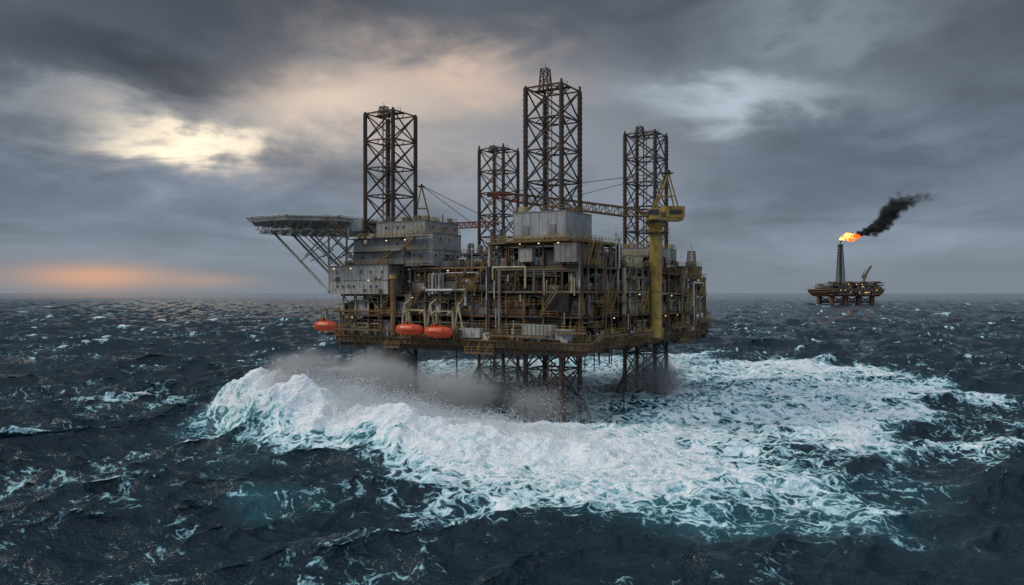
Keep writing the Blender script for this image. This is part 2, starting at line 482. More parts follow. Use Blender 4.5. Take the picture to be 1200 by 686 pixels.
# jack house on the near leg
b=B()
ribwall(b,-6.9,-6.9,42.3,6.9,6.9,48.9,'wall_grey',win=False,storey=6.6,step=2.2)
for sx in (-1,1): b.cbox((sx*3.6,-7.05,44.6),(1.6,.2,2.2),'steel_grey')
for k in range(9): b.cbox((-6+k*1.5,-7.3,42.6),(.5,.7,.7),'yellow')
for k in range(3): lampf(b,-5+k*5.1,-7.2,41.4)
b.box(-9,-9,41.7,9,9,42.1,'yellow_dirty'); rail_rect(b,-9,-9,9,9,42.1)
ribwall(b,-5,-7.6,37.2,-1.5,-5.9,40.4,'wall_pale',win=False)
ribwall(b,5,-8.6,36.9,10.5,-3,41.2,'steel_grey',win=False)
b.obj('jack_house',rig)

# accommodation block
b=B()
ribwall(b,-64,-9,29.6,-43.5,9,37.2,'wall_pale',win=True,storey=3.6)
ribwall(b,-57,-6.8,37.4,-40,9,44.2,'wall_grey',win=True)
ribwall(b,-50,-5.6,44.3,-34,9,48.6,'wall_pale',win=True)
ribwall(b,-40,-6.5,36.8,-31,6,45.3,'wall_grey',win=True)
for k in range(5): lampf(b,-62+k*6.1,-9.3,rng.choice([36.4,33.2]) if k<3 else 43.4)
for z in (37.4,40.8,44.3):
    b.box(-57.5,-8.6,z-.15,-32,-6.9,z,'deck'); rail(b,(-57.5,-8.6,z),(-32,-8.6,z))
stair(b,(-48,-8,37.4),(-42,-8,40.8)); stair(b,(-40,-8,40.8),(-35,-8,44.3))
b.tube((-41.5,-9.3,19),(-41.5,-9.3,33.5),.62,'yellow_dirty',12); b.tube((-41.5,-9.3,33.5),(-41.5,-9.3,34.6),.95,'yellow',12)
for _ in range(24):
    x=rng.uniform(-63,-32);z=rng.uniform(30,44); b.cbox((x,-9.2 if x<-44 else -7.1,z),(rng.uniform(.3,1),.4,rng.uniform(.3,1.2)),rng.choice(PIPEM))
b.obj('accommodation_block',rig)

# helideck
b=B()
hc=Vector((-75,-4,50)); R=17.5
ring=lambda r,z:[(hc.x+r*math.cos(rad(22.5+45*i)),hc.y+r*math.sin(rad(22.5+45*i)),z) for i in range(8)]
b.loft([ring(R,49.75),ring(R,50.2)],'green_grey')
b.loft([ring(R+.12,49.1),ring(R+.15,49.7)],'wall_pale')
r0=ring(R,49.9);r1=ring(R+1.6,50.35)
for i in range(8):
    j=(i+1)%8
    b.path([r1[i],r1[j]],.1,'white',5)
    for t in range(7):
        a=Vector(r0[i]).lerp(Vector(r0[j]),t/7);c=Vector(r1[i]).lerp(Vector(r1[j]),t/7); b.tube(a,c,.07,'white',4)
    for t in (.33,.66):
        b.path([Vector(r0[i]).lerp(Vector(r1[i]),t),Vector(r0[j]).lerp(Vector(r1[j]),t)],.04,'steel_grey',4)
def chord(y): # x extents of octagon at dy
    a=R*math.cos(rad(22.5)); t=R*math.sin(rad(22.5)); d=abs(y)
    if d<t: return a
    return a-(d-t)
for k in range(9):
    dy=-15+30*k/8; e=chord(dy)-.6
    for z in (49.0,46.9): b.beam((hc.x-e*(1 if z>48 else .8),hc.y+dy,z),(hc.x+e,hc.y+dy,z),.3,'wall_pale')
    n=9
    for q in range(n):
        xa=hc.x-e*.8+(1.8*e)*q/n; xb=hc.x-e*.8+(1.8*e)*(q+1)/n
        b.tube((xa,hc.y+dy,49 if q%2 else 46.9),(xb,hc.y+dy,46.9 if q%2 else 49),.12,'wall_pale',5)
for k in range(7):
    dx=-13+26*k/6; e=chord(dx)-.6; b.beam((hc.x+dx,hc.y-e,48.9),(hc.x+dx,hc.y+e,48.9),.26,'wall_pale')
    b.beam((hc.x+dx,hc.y-e*.85,46.8),(hc.x+dx,hc.y+e*.85,46.8),.22,'wall_pale')
# raking struts down to the accommodation block
for y in (-9,-2,5):
    b.beam((-64,y,30.2),(-84,y-1,46.8),.5,'wall_pale')
    b.beam((-64,y,36.6),(-76,y-1,46.8),.36,'wall_pale')
    b.beam((-64.1,y,37.3),(-64.1,y,47),.4,'wall_pale')
    b.beam((-64,y,30.4),(-64,y,46.8),.3,'wall_pale')
    b.tube((-64,y,46.8),(-72,y-1,40),.2,'wall_pale',6)
    b.tube((-64,y,40.6),(-70,y-1,38.6),.16,'wall_pale',6)
    b.beam((-57,y,44.2),(-64,y,47),.3,'wall_pale'); b.beam((-57,y,44.2),(-57,y,47),.3,'wall_pale')
for (za,zb) in ((46.8,37.3),): 
    b.tube((-64.1,-9,za),(-64.1,5,zb),.16,'wall_pale',6); b.tube((-64.1,5,za),(-64.1,-9,zb),.16,'wall_pale',6)
b.tube((-74,-10,38.5),(-74,4,46.8),.14,'wall_pale',6); b.tube((-74,4,38.5),(-74,-10,46.8),.14,'wall_pale',6)
b.box(-62,-6,46.6,-55,6,49.6,'wall_grey')
stair(b,(-57,-9,44.3),(-60.5,-14,49.9))
for i in range(8):
    p=Vector(r0[i]); b.cbox((p.x,p.y,50.4),(.5,.5,.4),'yellow')
b.obj('helideck',rig)

# lifeboat stations (davits)
b=B()
def davit(x,y,z,w=6.5):
    for s in (-1,1):
        X=x+s*w*.38
        b.beam((X,y+2.6,z-2.4),(X,y+1.8,z+5),.4,'cream'); b.beam((X,y+1.8,z+5),(X,y-.3,z+4.3),.38,'cream')
        b.beam((X,y+4.6,z-2.2),(X,y+1.9,z+4.8),.32,'cream'); b.beam((X,y+2.6,z+.6),(X,y+3.9,z+.6),.22,'cream')
        b.tube((X*.9+x*.1,y,z+4.3),(X*.9+x*.1,y,z+1.5),.06,'dark_steel',4)
    b.beam((x-w*.38,y+1.8,z+5.02),(x+w*.38,y+1.8,z+5.02),.3,'cream')
    b.box(x-w*.6,y+1.7,z-2.2,x+w*.6,y+5,z-2,'deck'); rail(b,(x-w*.6,y+1.7,z-2),(x+w*.6,y+1.7,z-2))
davit(-33.5,-11.6,20.6); davit(-25,-11.6,20.4); davit(-65.5,-8,20.8)
b.box(-70,-6.5,18.3,-61,4,18.55,'deck'); rail_rect(b,-70,-6.5,-61,4,18.55)
for x in (-69,-66,-63): b.tube((x,-3,18.2),(-61.5,-3,17),.16,'rust',5)
for x in (-37.5,-29.4,-21): 
    b.beam((x-1.6,-9,19),(x,-9.6,27),.34,'cream'); b.beam((x+1.6,-9,19),(x,-9.6,27),.34,'cream'); b.beam((x,-9.6,27),(x,-6.6,28.5),.3,'cream')
b.obj('lifeboat_davits',rig)

# feature pipework on the front face
b=B()
for k in range(5):
    x=-31+k*1.05; b.path([(x,-7.8,29.2+k*.4),(x,-7.8,34.6),(x+.1,-5.2,34.6)],.3,'white' if k%2 else 'steel_grey',8)
b.path([(-32,-7.9,30.6),(-20,-7.9,30.6),(-20,-7.9,26.8)],.32,'white',8)
b.path([(-12,-8,33),(-12,-8,36),(-3,-8,36),(-3,-8,31)],.22,'cream',8)
b.path([(-10,-8.2,19),(-10,-8.2,35.5)],.35,'steel_grey',8)
b.path([(12.9,2,19),(12.9,2,39),(10,2,39)],.3,'rust',8)
b.path([(13,44,19),(13,44,37)],.35,'rust',8); b.path([(13,66,19),(13,66,33),(13,76,33)],.3,'white',8)
b.box(-3.2,-9.2,19.3,4.8,-6.9,22.6,'wall_pale'); b.box(5.3,-9,19.2,9.6,-6.8,21.6,'wall_grey')
b.box(-21,-9.1,19.1,-15,-7,21.4,'wall_pale')
for k in range(8): b.cbox((-2.8+k*1.05,-9.25,21),(.1,.12,3),'steel_grey')
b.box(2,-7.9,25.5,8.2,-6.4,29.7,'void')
b.path([(-61,-9.4,25),(-46,-9.4,25),(-46,-9.4,20)],.25,'rust',8)
for _ in range(80): # drop lines, cable trays
    if rng.random()<.55: x=rng.uniform(-37,11);y=-7.5-rng.uniform(0,.5)
    else: x=12.8+rng.uniform(0,.5);y=rng.uniform(-6,78)
    z=rng.uniform(19,33); b.tube((x,y,z),(x,y,z+rng.uniform(1.5,6)),rng.uniform(.06,.18),rng.choice(PIPEM),6)
b.obj('pipework',rig)

# ------------------------------------------------------------------ cranes
def crane(name,base,zbase,ztop,r,bdir,blen,rise,mat='yellow',boomm='rust',mast=10,scale=1.):
    e=empty(name,base,0); b=B()
    b.tube((0,0,zbase),(0,0,ztop-1.5),r,mat,20); b.tube((0,0,ztop-1.5),(0,0,ztop),r,mat,20,r*1.5)
    b.tube((0,0,ztop),(0,0,ztop+.8),r*1.6,'dark_steel',20)
    for z in (zbase+5,zbase+12): b.tube((0,0,z),(0,0,z+.3),r*1.06,'yellow_dirty',20)
    b.box(-3*scale,-3*scale,ztop-2.6,3*scale,3*scale,ztop-2.4,'deck') ; rail_rect(b,-3*scale,-3*scale,3*scale,3*scale,ztop-2.4)
    b.obj('pedestal',e)
    b=B(); d=Vector((math.cos(bdir),math.sin(bdir),0)); s=Vector((-d.y,d.x,0)); z=ztop+.8
    def P(f,l,h): q=d*f+s*l; return (q.x,q.y,z+h)
    def obox(f0,f1,l0,l1,h0,h1,m):
        o=len(b.v)
        b.v+=[P(f0,l0,h0),P(f1,l0,h0),P(f1,l1,h0),P(f0,l1,h0),P(f0,l0,h1),P(f1,l0,h1),P(f1,l1,h1),P(f0,l1,h1)]
        b.f+=[(o,o+3,o+2,o+1),(o+4,o+5,o+6,o+7),(o,o+1,o+5,o+4),(o+1,o+2,o+6,o+5),(o+2,o+3,o+7,o+6),(o+3,o,o+4,o+7)]; b.m+=[b.mi(m)]*6
    k=scale
    obox(-7*k,2.2*k,-2*k,2*k,0,.8*k,mat); obox(-7.3*k,-2*k,-2.2*k,2.2*k,.8*k,3.8*k,mat); obox(-6.6*k,-3*k,-2.3*k,2.3*k,1.6*k,2.8*k,'dark_steel')
    obox(.2*k,2.6*k,2*k,4*k,0,3*k,mat); obox(.5*k,2.7*k,2.1*k,4.1*k,1.2*k,2.5*k,'glass')
    obox(-1.8*k,2*k,-1.9*k,1.8*k,.9*k,2.2*k,'yellow_dirty')
    # A-frame gantry
    top=P(-3.2*k,0,mast)
    for l in (-1.6*k,1.6*k):
        b.beam(P(1*k,l,.8),P(-3.2*k,l*.5,mast),.42*k,mat); b.beam(P(-6.5*k,l,.8),P(-3.2*k,l*.5,mast),.36*k,mat)
        b.beam(P(-5*k,l*.8,mast*.5),P(-1.1*k,l*.8,mast*.5),.25*k,mat)
    for t in (.25,.5,.75,1): b.beam(P(1*k-4.2*k*t,-1.6*k*(1-t/2),mast*t),P(1*k-4.2*k*t,1.6*k*(1-t/2),mast*t),.25*k,mat)
    b.tube(P(-3.2*k,-1.2*k,mast),P(-3.2*k,1.2*k,mast),.5*k,'dark_steel',10)
    obox(-4.6*k,-2*k,-1.3*k,1.3*k,mast-.4,mast-.2,'deck')
    b.obj('slewing_house',e)
    b=B()
    root=Vector(P(1.8*k,0,1.5)); tip=root+d*blen+Vector((0,0,rise)); mid=root.lerp(tip,.5)
    q1=root.lerp(tip,.15);q2=root.lerp(tip,.8)
    lattice(b,root,q1,1.6*k,2.3*k,3,.16*k,.09*k,boomm,boomm,X=False,h0=.6*k,h1=2.4*k)
    lattice(b,q1,q2,2.3*k,2.1*k,16,.17*k,.1*k,boomm,boomm,X=False)
    lattice(b,q2,tip,2.1*k,1.1*k,5,.15*k,.09*k,'red','red',X=False,h1=.7*k)
    b.tube(tip-s*.8,tip+s*.8,.6*k,'dark_steel',10)
    for l in (-.5,.5):
        b.tube(Vector(top)+s*l,tip+s*l,.055,'dark_steel',4); b.tube(Vector(top)+s*l,root.lerp(tip,.62)+s*l,.055,'dark_steel',4)
    b.tube(tip,tip-Vector((0,0,5)),.05,'dark_steel',4); b.tube(tip-Vector((0,0,5)),tip-Vector((0,0,6.2)),.35,'yellow',8)
    b.obj('boom',e)
    return e
p=W(13.6,32.6,0)
crane('pedestal_crane',(p.x,p.y,0),18,48.3,1.65,rad(190),43,4.5,boomm='yellow_dirty',mast=13)
p=W(-51,19,0)
crane('pedestal_crane',(p.x,p.y,0),30,47,1.0,rad(10),19,1.2,boomm='red',mast=13.5,scale=.75)

# ------------------------------------------------------------------ lifeboats
def lifeboat(loc,rz):
    e=empty('lifeboat',loc,rz)
    L,Wd=8.6,3.1
    b=B(); rings=[];N=16
    for i in range(15):
        t=i/14; x=-L/2+L*t
        f=(1-abs(2*t-1)**2.8)**.55 if 0<t<1 else 0
        f=max(f,.05); w=Wd/2*f; hb=-1.4*(f**.7); ht=1.5*(f**.5)
        ring=[]
        for k in range(N):
            a=2*math.pi*k/N; c,s_=math.cos(a),math.sin(a)
            yy=w*math.copysign(abs(c)**.75,c); zz=(ht*abs(s_)**.85 if s_>=0 else hb*abs(s_)**.9)
            if s_<0: yy*=1-.35*abs(s_)**2
            ring.append((x,yy,zz))
        rings.append(ring)
    b.loft(rings,'orange'); b.obj('enclosed_hull',e,True)
    b=B()
    b.loft([[(-1.9,-.62,1.3),(-.5,-.62,1.3),(-.5,.62,1.3),(-1.9,.62,1.3)],[(-1.7,-.5,2.05),(-.7,-.5,2.05),(-.7,.5,2.05),(-1.7,.5,2.05)]],'orange')
    b.cbox((-.62,0,1.75),(.12,.8,.35),'glass')
    for s in (-1,1): b.cbox((-1.2,s*.58,1.7),(.7,.08,.3),'glass')
    b.obj('steering_tower',e)
    b=B()
    for s in (-1,1):
        for x in (-2.2,-1.1,0,1.1,2.2): b.cbox((x,s*1.25,.75),(.45,.12,.25),'glass')
        b.path([(x*L/2*.9,s*(Wd/2*(1-abs(x)**2.8)**.55+.06),.05) for x in (-.9,-.7,-.4,0,.4,.7,.9)],.1,'rust',5)
    b.tube((-3,0,1),(-3,0,1.9),.12,'dark_steel',6); b.tube((3,0,1),(3,0,1.9),.12,'dark_steel',6)
    b.tube((-4.0,0,-1),(-4.0,0,-.2),.35,'dark_steel',8)
    b.obj('windows_and_fender',e)
for (x,y,z) in ((-34,-12,20.7),(-25.1,-12,20.3),(-65.5,-8.6,20.8)):
    p=W(x,y,z); lifeboat(p,RZ)

# ------------------------------------------------------------------ distant rig
paint('far_red',(.18,.08,.055),.3); paint('far_dark',(.075,.07,.07),.2); paint('far_grey',(.25,.25,.25),.2); paint('far_yellow',(.32,.23,.11),.3)  # light distance haze tinted into these colours by hand
rig2=empty('oil_rig',(836,2000,0),rad(8))
b=B()
for x in (-52,-18,20,54):
    for y in (-30,30): b.tube((x,y,-5),(x,y,24),6.5,'far_red',14)
for y in (-30,30):
    for x0,x1 in ((-52,-18),(-18,20),(20,54)): b.tube((x0,y,4),(x1,y,20),1.6,'far_red',8); b.tube((x1,y,4),(x0,y,20),1.6,'far_red',8)
    b.tube((-52,y,6),(54,y,6),2.2,'far_red',8)
b.obj('columns',rig2)
b=B()
b.loft([[(-62,-42,20),(66,-42,20),(66,42,20),(-62,42,20)],[(-74,-46,31),(76,-46,31),(76,46,31),(-74,46,31)],[(-74,-46,38),(76,-46,38),(76,46,38),(-74,46,38)]],'far_red')
b.box(-80,-48,37,79,48,39,'far_yellow')
b.box(-60,-36,39,70,36,46,'far_dark'); b.box(-52,-30,46,40,30,52,'far_grey'); b.box(42,-30,46,68,20,54,'far_red')
b.box(-78,-30,42,-56,20,44,'far_grey'); b.box(-74,-8,44,-62,10,52,'far_grey')
for _ in range(150):
    x=rng.uniform(-70,72);w=rng.uniform(2,9);z=rng.choice([24,31,39,46,52]);h=rng.uniform(2,9 if z<50 else 7)
    b.box(x,-48-rng.uniform(0,2),z,x+w,-20,z+h*.8,rng.choice(['far_red','far_dark','far_grey','far_yellow','far_dark']))
for z in (31,35,39,46,52): rail(b,(-74,-49,z),(76,-49,z),'far_yellow',h=2,step=6,r=.25)
for _ in range(14):
    x=rng.uniform(-70,72); b.cbox((x,-51,rng.choice([30,36,44,50])),(1.1,1.1,1.1),'lamp')
b.obj('topsides',rig2)
b=B()
lattice(b,(-12,0,50),(-12,0,150),16,7,12,1.0,.55,'far_dark','far_dark',up=(0,1,0))
b.tube((-12,0,48),(-12,0,158),1.3,'far_dark',8); b.box(-18,-6,149,-6,6,150.5,'far_dark')
b.tube((-12,0,158),(-8,0,162),2.2,'far_dark',8)
b.obj('flare_tower',rig2)
b=B()
b.tube((46,-10,50),(46,-10,66),3,'far_yellow',8); b.box(41,-14,66,51,-6,73,'far_yellow')
lattice(b,(46,-10,70),(66,-10,98),5,2,8,.7,.4,'far_yellow','far_yellow',X=False); b.beam((42,-10,73),(47,-10,86),1.2,'far_yellow'); b.tube((47,-10,86),(66,-10,98),.3,'far_dark',4)
b.obj('deck_crane',rig2)

# flame
m=bpy.data.materials.new('flame'); m.use_nodes=True; t=NT(m.node_tree)
t.n.remove(t.n['Principled BSDF']); out=t.n['Material Output']
tc=t.new('ShaderNodeTexCoord').outputs['Object']
n=t.noise(tc,.07,5,.65)
sxn=t.new('ShaderNodeSeparateXYZ');t.l.new(tc,sxn.inputs[0])
k_=t.M('ADD',n,t.M('MULTIPLY',sxn.outputs[0],-.004))
c=t.mix(t.sstep(k_,.38,.62),(1.,.14,.015),(1.,.55,.16))
em=t.new('ShaderNodeEmission'); t.l.new(c,em.inputs[0]); t.l.new(t.sstep(k_,.38,.64,1.3,3.6),em.inputs[1])
t.l.new(em.outputs[0],out.inputs[0]); MATS['flame']=m; m.cycles.emission_sampling='NONE'
b=B(); rings=[]
for i in range(21):
    u=i/20; r=(2+10*math.sin(math.pi*min(1,u*1.03))**.8)*(1-.3*u)+.3
    cx=-13+58*u; cz=164+7*math.sin(u*2.2)+2.5*math.sin(u*9)
    rings.append([(cx+nr.normal()*1.,r*math.cos(a)+nr.normal()*.6,cz+r*.8*math.sin(a)*(1+.4*math.sin(3*a+9*u))+nr.normal()*.8) for a in np.linspace(0,2*math.pi,17)[:-1]])
b.loft(rings,'flame')
for k in range(14):
    x=nr.uniform(-5,44); z=168+nr.uniform(-3,10); b.tube((x,0,z),(x+nr.uniform(6,13),0,z+nr.uniform(0,7)),nr.uniform(1.5,3.6),'flame',7,.1)
fo=b.obj('gas_flame',rig2,True)

TET=np.array([(1,1,1),(1,-1,-1),(-1,1,-1),(-1,-1,1)],float)
def particles(name,pts,sz,mat,parent):
    n=len(pts)
    V_=(pts[:,None,:]+TET[None]*sz[:,None,None]*(.6+.8*nr.random((n,1,3)))).reshape(-1,3).astype(np.float32)
    F_=np.array([(0,1,2),(0,3,1),(0,2,3),(1,3,2)]);F_=(np.arange(n)[:,None,None]*4+F_[None]).reshape(-1,3).astype(np.int32)
    me=bpy.data.meshes.new(name);me.vertices.add(len(V_));me.vertices.foreach_set('co',V_.ravel());me.loops.add(F_.size);me.loops.foreach_set('vertex_index',F_.ravel());me.polygons.add(len(F_));me.polygons.foreach_set('loop_start',np.arange(0,F_.size,3,dtype=np.int32));me.update(calc_edges=True)
    me.materials.append(mat);o=link(bpy.data.objects.new(name,me));o.parent=parent
    return o
# soot plume: soft billows of fine soot flakes along the wind-blown path
smk=empty('smoke_plume',(836,2000,0))
m=bpy.data.materials.new('soot');m.use_nodes=True;m.node_tree.nodes['Principled BSDF'].inputs['Base Color'].default_value=(.075,.075,.085,1);m.node_tree.nodes['Principled BSDF'].inputs['Roughness'].default_value=1
pth=np.array([(30,178,5,1),(52,181,7,1),(72,190,11,.9),(92,205,15,.8),(112,226,17,.65),(126,246,15,.40),(146,256,13,.17),(180,262,13,.07),(220,272,12,.03)],float)
sp,ss=[],[]
for k in range(260):
    f=nr.random()*(len(pth)-1.001);i=int(f);q=pth[i]+(pth[i+1]-pth[i])*(f-i)
    R_=q[2];c=np.array([q[0]+nr.normal()*R_*.5,nr.normal()*R_*.5,q[1]+nr.normal()*R_*.48]);r_=R_*nr.uniform(.25,.5)
    n_=int(1500*q[3]*(r_/7)**2)+5
    sp.append(c+nr.normal(size=(n_,3))*r_*np.array([.75,.6,.6]));ss.append(.16+.26*nr.random(n_))
particles('soot_flakes',np.concatenate(sp),np.concatenate(ss),m,smk)

# drifting mist volumes round the legs
def volmat(name,dens,col,scale,thr,stretch=(1,1,1),aniso=0.,step=1.,wid=.22,det=3):
    m=bpy.data.materials.new(name); m.use_nodes=True; t=NT(m.node_tree); t.n.remove(t.n['Principled BSDF'])
    out=t.n['Material Output']; pv=t.new('ShaderNodeVolumePrincipled')
    oc=t.new('ShaderNodeTexCoord').outputs['Object']
    ln=t.new('ShaderNodeVectorMath',operation='LENGTH'); t.l.new(oc,ln.inputs[0])
    fall=t.sstep(ln.outputs['Value'],.25,1.,1.,0.)
    pos=t.new('ShaderNodeNewGeometry').outputs['Position']
    n=t.noise(t.V('MULTIPLY',pos,stretch),scale,det,.62,.0)
    d=t.M('MULTIPLY',t.sstep(t.M('ADD',n,t.M('MULTIPLY',fall,.35)),thr,thr+wid),fall)
    t.l.new(t.M('MULTIPLY',d,dens),pv.inputs['Density'])
    pv.inputs['Color'].default_value=(*col,1); pv.inputs['Anisotropy'].default_value=aniso
    t.l.new(pv.outputs[0],out.inputs['Volume'])
    try: m.cycles.volume_step_rate=step
    except Exception: pass
    return m
ico=bpy.data.meshes.new('puff')
import bmesh
bm=bmesh.new(); bmesh.ops.create_icosphere(bm,subdivisions=2,radius=1); bm.to_mesh(ico); bm.free()
def puffs(parent,mat,lst,name):
    me=ico.copy(); me.materials.append(mat)
    for i,(c,s) in enumerate(lst):
        o=bpy.data.objects.new('%s_%d'%(name,i+1),me); link(o); o.location=c; o.scale=s; o.parent=parent

# ------------------------------------------------------------------ sea
def tile(N,L,lp,sig,seed,wd,tail=2.0,spread=.2,kmin=0):
    r=np.random.default_rng(seed); k=2*np.pi*np.fft.fftfreq(N,L/N); KX,KY=np.meshgrid(k,k,indexing='ij'); K=np.hypot(KX,KY); K[0,0]=1
    kp=2*np.pi/lp; c=(KX*wd[0]+KY*wd[1])/K
    A=np.exp(-.625*(kp/K)**2)/K**tail*(spread+(1-spread)*c**2)*np.exp(-(K*L/N*.40)**2); A[K<kmin]=0; A[0,0]=0
    H=(r.normal(size=(N,N))+1j*r.normal(size=(N,N)))*A
    h=np.fft.ifft2(H).real; H=np.fft.fft2(h)*(sig/h.std())
    f=lambda X:np.fft.ifft2(X).real.astype(np.float32)
    return dict(L=L,N=N,h=f(H),dx=f(-1j*KX/K*H),dy=f(-1j*KY/K*H),xx=f(KX*KX/K*H),yy=f(KY*KY/K*H),xy=f(KX*KY/K*H))
def samp(a,L,x,y,rot=0.):
    N=a.shape[0]; c,s=math.cos(rot),math.sin(rot); X=(c*x+s*y)/L*N; Y=(-s*x+c*y)/L*N
    i=np.floor(X).astype(np.int64);j=np.floor(Y).astype(np.int64); fx=(X-i).astype(np.float32);fy=(Y-j).astype(np.float32)
    i%=N;j%=N;i2=(i+1)%N;j2=(j+1)%N
    return a[i,j]*(1-fx)*(1-fy)+a[i2,j]*fx*(1-fy)+a[i,j2]*(1-fx)*fy+a[i2,j2]*fx*fy
wd=np.array([.35,-.93]); wd2=np.array([.75,-.66])
T1=tile(512,377,46,1.35,3,wd,2.05,.08); T2=tile(512,91,8,.18,5,wd2,1.85,.35)
def graded(lo,hi,f0,f1,d0,g):
    a=list(np.arange(f0,f1,d0)); d=d0;x=a[-1]
    while x<hi: d*=g; x+=d; a.append(x)
    d=d0;x=f0;p=[]
    while x>lo: d*=g; x-=d; p.append(x)
    return np.array(p[::-1]+a)
xs=graded(-42000,42000,-110,120,.45,1.0115); ys=graded(-3000,42000,78,230,.40,1.0125)
X,Y=np.meshgrid(xs,ys,indexing='xy'); X=X.ravel();Y=Y.ravel(); nx,ny=len(xs),len(ys)
D=np.hypot(X,Y); fade=np.clip(1-(D-2500)/3500,0,1); fade2=np.clip(1-(D-300)/400,0,1)
g=lambda T,k,r=0.:samp(T[k],T['L'],X,Y,r)
Z=g(T1,'h')*fade+g(T2,'h')*fade2
chop=1.15
fd=fade*np.clip(1-(D-700)/800,0,1)
DX=-(chop*g(T1,'dx')*fd+1.0*g(T2,'dx')*fade2); DY=-(chop*g(T1,'dy')*fd+1.0*g(T2,'dy')*fade2)
a,c,e=chop*g(T1,'xx'),chop*g(T1,'yy'),chop*g(T1,'xy')
J=(1-a-.30*g(T2,'xx'))*(1-c-.30*g(T2,'yy'))-e*e
j1,j5=np.percentile(J,[.35,2.8])
def ntile(N,L,p,seed,kmin):
    r=np.random.default_rng(seed);k=2*np.pi*np.fft.fftfreq(N,L/N);KX,KY=np.meshgrid(k,k,indexing='ij');K=np.hypot(KX,KY);K[0,0]=1
    H=(r.normal(size=(N,N))+1j*r.normal(size=(N,N)))/K**p; H[K<kmin]=0;H[0,0]=0
    h=np.fft.ifft2(H).real; return (h/h.std()).astype(np.float32)
NA=ntile(512,420,1.9,21,2*np.pi/90); NB=ntile(512,160,1.6,22,2*np.pi/14); NC=ntile(512,600,1.6,23,2*np.pi/160); NS=ntile(512,160,2.4,29,2*np.pi/13)
na=samp(NA,420,X,Y);nb=samp(NB,160,X,Y,.4);nc=samp(NC,600,X,Y,.2);ns=samp(NS,160,X,Y,.7)
poly=np.array([(-66,200),(-60,178),(-46,152),(-28,138),(-18,121),(-4.7,112),(11.4,106),(30,105),(50,111),(66,130),(64,150),(95,186),(135,244),(148,300),(125,360),(67,385),(-15,345),(-63,335),(-85,275),(-76,215)],float)
def sdpoly(px,py,P):
    d=np.full(px.shape,1e9);ins=np.zeros(px.shape,bool);n=len(P)
    for i in range(n):
        a=P[i];b_=P[(i+1)%n];e=b_-a;wx=px-a[0];wy=py-a[1];t=np.clip((wx*e[0]+wy*e[1])/(e@e),0,1)
        d=np.minimum(d,np.hypot(wx-t*e[0],wy-t*e[1]))
        cnd=((a[1]>py)!=(b_[1]>py))&(px<(b_[0]-a[0])*(py-a[1])/(b_[1]-a[1]+1e-12)+a[0]); ins^=cnd
    return np.where(ins,d,-d)
near=(np.abs(X)<260)&(Y>60)&(Y<520)
sd=np.full(X.shape,-1e3); sd[near]=sdpoly(X[near],Y[near],poly)
sm_=lambda v,a,b:(lambda t:t*t*(3-2*t))(np.clip((v-a)/(b-a),0,1))
region=sm_(sd+na*5,-13,13)
def ell(cx,cy,rx,ry): return np.exp(-(((X-cx)/rx)**2+((Y-cy)/ry)**2))
patch=.9*ell(92,160,14,7)+.38*ell(-62,130,30,22)+.38*ell(-25,112,26,10)+.5*ell(-45,101,6,4)+.5*ell(-23,93,5,3)+.45*ell(-50,118,5,2)+.3*ell(100,130,10,4)+.45*ell(-95,215,26,26)+.5*ell(170,330,60,40)+.5*ell(118,215,25,14)+.3*ell(40,98,20,5)+.5*ell(-10,103,12,1.6)+.45*ell(60,95,8,2)
# breaker ridge
arc=np.array([(-67,207),(-59,188),(-49,173),(-36,163),(-22,156),(-8,152),(8,149),(24,147),(38,148)],float)
ah=np.array([4.0,8.6,9.4,7.4,5.0,3.2,2.2,1.4,.4])
ridge=np.zeros(X.shape);apron=np.zeros(X.shape);front=np.zeros(X.shape)
nm=(np.abs(X)<130)&(Y>110)&(Y<280); xn,yn=X[nm],Y[nm]
best=np.full(xn.shape,1e9);hh=np.zeros(xn.shape);qx=np.zeros(xn.shape);qy=np.zeros(xn.shape)
for i in range(len(arc)-1):
    A_=arc[i];e=arc[i+1]-A_;t=np.clip(((xn-A_[0])*e[0]+(yn-A_[1])*e[1])/(e@e),0,1);cx=A_[0]+t*e[0];cy=A_[1]+t*e[1]
    d=np.hypot(xn-cx,yn-cy);m_=d<best;best[m_]=d[m_];hh[m_]=(ah[i]+(ah[i+1]-ah[i])*t)[m_];qx[m_]=cx[m_];qy[m_]=cy[m_]
cin=np.hypot(xn-2,yn-212)<np.hypot(qx-2,qy-212)
wob=samp(NS,160,xn*.6,yn*.6,.9)
wob2=samp(NA,420,xn*1.6,yn*1.6,.3)
d=best+wob*.8+wob2*1.5; sg=np.where(cin,14.,8.)
ridge[nm]=hh*(1+.14*samp(NA,420,xn*1.3,yn*1.3,1.2))*np.exp(-(np.maximum(d,0)/sg)**2)
apron[nm]=np.exp(-((best+wob*1.5)/np.where(cin,24,11.))**2)*np.clip(hh/3,0,1)
front[nm]=np.where(cin,0,1)*np.exp(-((best-5.5)/3.5)**2)*np.clip(hh/6,0,1)
rd=ridge/9.5
turb=region*(.16*nb+.14*ns)+np.clip(rd,0,1)*(.55*np.abs(ns)+.28*nb)
Z=Z*(1-.45*region)+ridge+turb+region*.3
lown=.5+.24*na+.12*nc
foam=region*(.38+.31*np.clip(lown,0,1.3))+patch*(.36+.12*nb)+.40*apron+.25*np.clip(rd*1.3,0,1)-front*np.clip(.16+.12*ns,0,.4)
foam+=region*(.16*ell(10,138,46,20)+.20*ell(-40,172,34,20)-.05*ell(24,200,34,22)+.14*ell(100,250,40,30)+.16*ell(62,185,30,25)+.1*ell(40,330,90,30))
for (lx,ly,_) in LEGS:
    w_=W(lx,ly,0); foam+=.18*ell(w_.x,w_.y,13,11)
cap=sm_(-J,-j5,-j1)*np.clip(.65+.8*nc,0,1)
